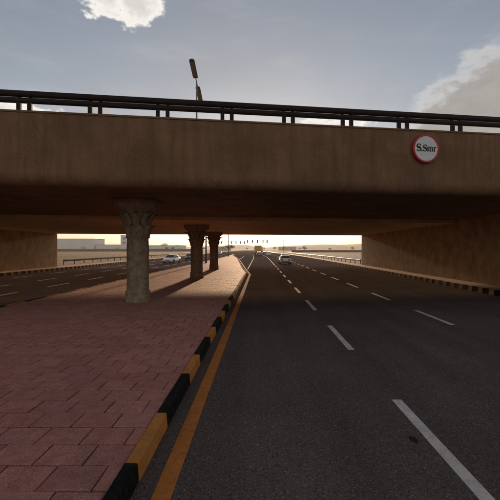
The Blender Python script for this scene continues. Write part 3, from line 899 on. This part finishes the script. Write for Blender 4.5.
building(-62, -40, 520, 15, 4.8, M['bgrey'], 'small grey building behind the oncoming lanes and signals', [(-8, -6, 1.5, 3), (-2, 0, 1.5, 3), (5, 7, 1.5, 3)])
building(30, 58, 640, 15, 5.2, M['bgrey'], 'small grey building at the foot of the hills', [(-8, -6, 1.5, 3), (-2, 0, 1.5, 3), (5, 7, 1.5, 3)])
building(-12, 6, 820, 15, 6.4, M['bgrey'], 'grey house at the end of the road beyond the signals', [(-6, -4, 1.5, 3), (-1, 1, 1.5, 3), (4, 6, 1.5, 3)])

def bwall(x0, y0, x1, y1, h, label):
    t = empty('boundary_wall', (x0, y0, 0), math.atan2(y1 - y0, x1 - x0)); tag(t, label, 'wall')
    L = math.hypot(x1 - x0, y1 - y0)
    b = MB(); b.box(0, L, -.1, .1, 0, h); b.build('wall', M['bwall'], t)
    b = MB(); b.box(-.05, L + .05, -.16, .16, h + .002, h + .12); b.build('coping', M['bwall'], t)
    pb = MB(); pb.box(-.2, .2, -.2, .2, 0, h + .25); pme = pb.mesh('pier', M['bwall'])
    k = 0
    while k * 8 <= L: inst('pier', pme, t, (k * 8, 0, 0)); k += 1
bwall(-330, 372, -60, 380, 2.3, 'long low dark wall in front of the white warehouses')
bwall(24, 300, 330, 320, 1.5, 'long low dark wall across the sandy plain below the hills')

# hills, hazy on the right
def hill_range(pts, depth, name):
    b = MB(); n = 160; rows = 8; vs = []
    (xa, ya), (xb, yb) = pts
    for j in range(rows + 1):
        for i in range(n + 1):
            t = i / n; x = xa + (xb - xa) * t; y = ya + (yb - ya) * t + depth * j / rows
            prof = math.sin(math.pi * j / rows)
            hh = 26 + 10 * math.sin(t * 9.3 + .5) + 6 * math.sin(t * 23 + 1.2) + 3 * math.sin(t * 57 + j) + 1.6 * math.sin(t * 131 + 2 * j)
            edge = min(1, t * 7, (1 - t) * 7)
            vs.append((x, y, -1 + hh * prof * edge))
    fs = [(j * (n + 1) + i, j * (n + 1) + i + 1, (j + 1) * (n + 1) + i + 1, (j + 1) * (n + 1) + i) for j in range(rows) for i in range(n)]
    b.add(vs, fs, True); return struct(b.build(name, M['hill']))
hill_range([(-60, 2300), (2400, 2000)], 700, 'hills')
hill_range([(-2600, 3300), (300, 3500)], 800, 'hills')


# ------------------------------------------------------------------ trees and scrub
def tree_parts(h, rx, seed, leafm, n=900):
    r = random.Random(seed)
    tr = MB(); th_ = h * .42
    tr.tube((0, 0, -.1), (0.05, .02, th_ * .6), h * .035, h * .026, 8); tr.tube((0.05, .02, th_ * .6), (0, 0, th_), h * .026, h * .02, 8)
    tips = []
    for k in range(7):
        a = 2 * math.pi * k / 7 + r.uniform(-.3, .3); e = (rx * r.uniform(.45, .75) * math.cos(a), rx * r.uniform(.45, .75) * math.sin(a), h * r.uniform(.55, .85))
        tr.tube((0, 0, th_ * r.uniform(.7, 1)), e, h * .014, h * .005, 6); tips.append(Vector(e))
    tips.append(Vector((0, 0, h * .85)))
    tr.tube((0, 0, th_), (0, 0, h * .85), h * .018, h * .005, 6)
    lf = MB()
    for i in range(n):
        c = r.choice(tips); d = Vector((r.gauss(0, 1), r.gauss(0, 1), r.gauss(0, .75))).normalized() * (rx * .42 * r.random() ** .45)
        p = c + d; s = h * r.uniform(.018, .04)
        u = Vector((r.gauss(0, 1), r.gauss(0, 1), r.gauss(0, 1))).normalized(); v = u.orthogonal().normalized()
        lf.add([p - u * s - v * s * .5, p + u * s * .2 - v * s * .6, p + u * s, p + u * s * .1 + v * s * .6], [(0, 1, 2, 3)])
    return tr.mesh('trunk', M['bark']), lf.mesh('crown', leafm)
TV = [tree_parts(6.0, 3.0, 1, M['leaf']), tree_parts(4.2, 2.2, 2, M['leaf2']), tree_parts(5.0, 2.6, 3, M['leaf'], 1100)]
def tree(x, y, v, s, label, group=None):
    t = empty('tree', (x, y, 0), rnd.uniform(0, 6)); t.scale = (s, s, s); tag(t, label, 'tree', group)
    inst('trunk', TV[v][0], t); inst('crown', TV[v][1], t)
tree(-102, 426, 0, 1.5, 'rounded green tree rising above the long low warehouse roof')
tree(-88, 428, 1, 1.55, 'small tree behind the end of the long low warehouse')
tree(-16.2, 218, 2, 1.0, 'yellowish green tree beside the oncoming lanes behind the signals')
tree(44, 395, 0, .85, 'dark tree beyond the low wall at the foot of the hills')
tree(72, 412, 2, .7, 'small dark tree by the low wall further along the hills')
for k, (x, y, v, s) in enumerate([(-44, 470, 0, .9), (-48, 440, 1, 1.0), (-52, 600, 0, 1.2), (22, 600, 0, 1.0), (-6, 730, 2, 1.1), (8, 760, 0, 1.0), (-24, 740, 1, 1.2), (56, 560, 2, .9), (-66, 470, 2, .9), (120, 520, 0, .9)]):
    tree(x, y, v, s, 'small hazy tree in the scattered line along the horizon', 'trees along the horizon')
sc = MB(); r = random.Random(11)
for i in range(2200):
    if r.random() < .6: x, y = -r.uniform(33, 200), r.uniform(60, 365)
    else: x, y = r.uniform(18, 170), r.uniform(80, 295)
    s = r.uniform(.05, .15)
    for k in range(6):
        a = r.uniform(0, 6.28); d = r.uniform(0, s); tip = (x + (d + s * .6) * math.cos(a), y + (d + s * .6) * math.sin(a), s * r.uniform(.6, 1.3))
        bx, by = x + d * .4 * math.cos(a), y + d * .4 * math.sin(a)
        w = s * .16
        sc.add([(bx - w, by, 0), (bx + w, by, 0), (tip[0] + w * .3, tip[1], tip[2]), (tip[0] - w * .3, tip[1], tip[2])], [(0, 1, 2, 3)])
o = sc.build('scrub', M['scrub']); tag(o, 'dry tufts of grass scattered over the sandy fields', 'grass', kind='stuff')

# ------------------------------------------------------------------ haze
hz = MB(); hz.box(-6200, 6200, -450, 6400, -1.5, 64)
ho = hz.build('haze', M['ground']); ho.data.materials.clear()
hm = bpy.data.materials.new('haze_air'); hm.use_nodes = True
ht_ = hm.node_tree
for n_ in list(ht_.nodes): ht_.nodes.remove(n_)
pv = ht_.nodes.new('ShaderNodeVolumePrincipled'); pv.inputs['Color'].default_value = (0.93, 0.90, 0.87, 1)
pv.inputs['Density'].default_value = 0.0003; pv.inputs['Anisotropy'].default_value = 0.3
mo = ht_.nodes.new('ShaderNodeOutputMaterial'); ht_.links.new(pv.outputs[0], mo.inputs['Volume'])
ho.data.materials.append(hm)
tag(ho, 'thin warm evening haze over the plain', 'haze', kind='stuff')
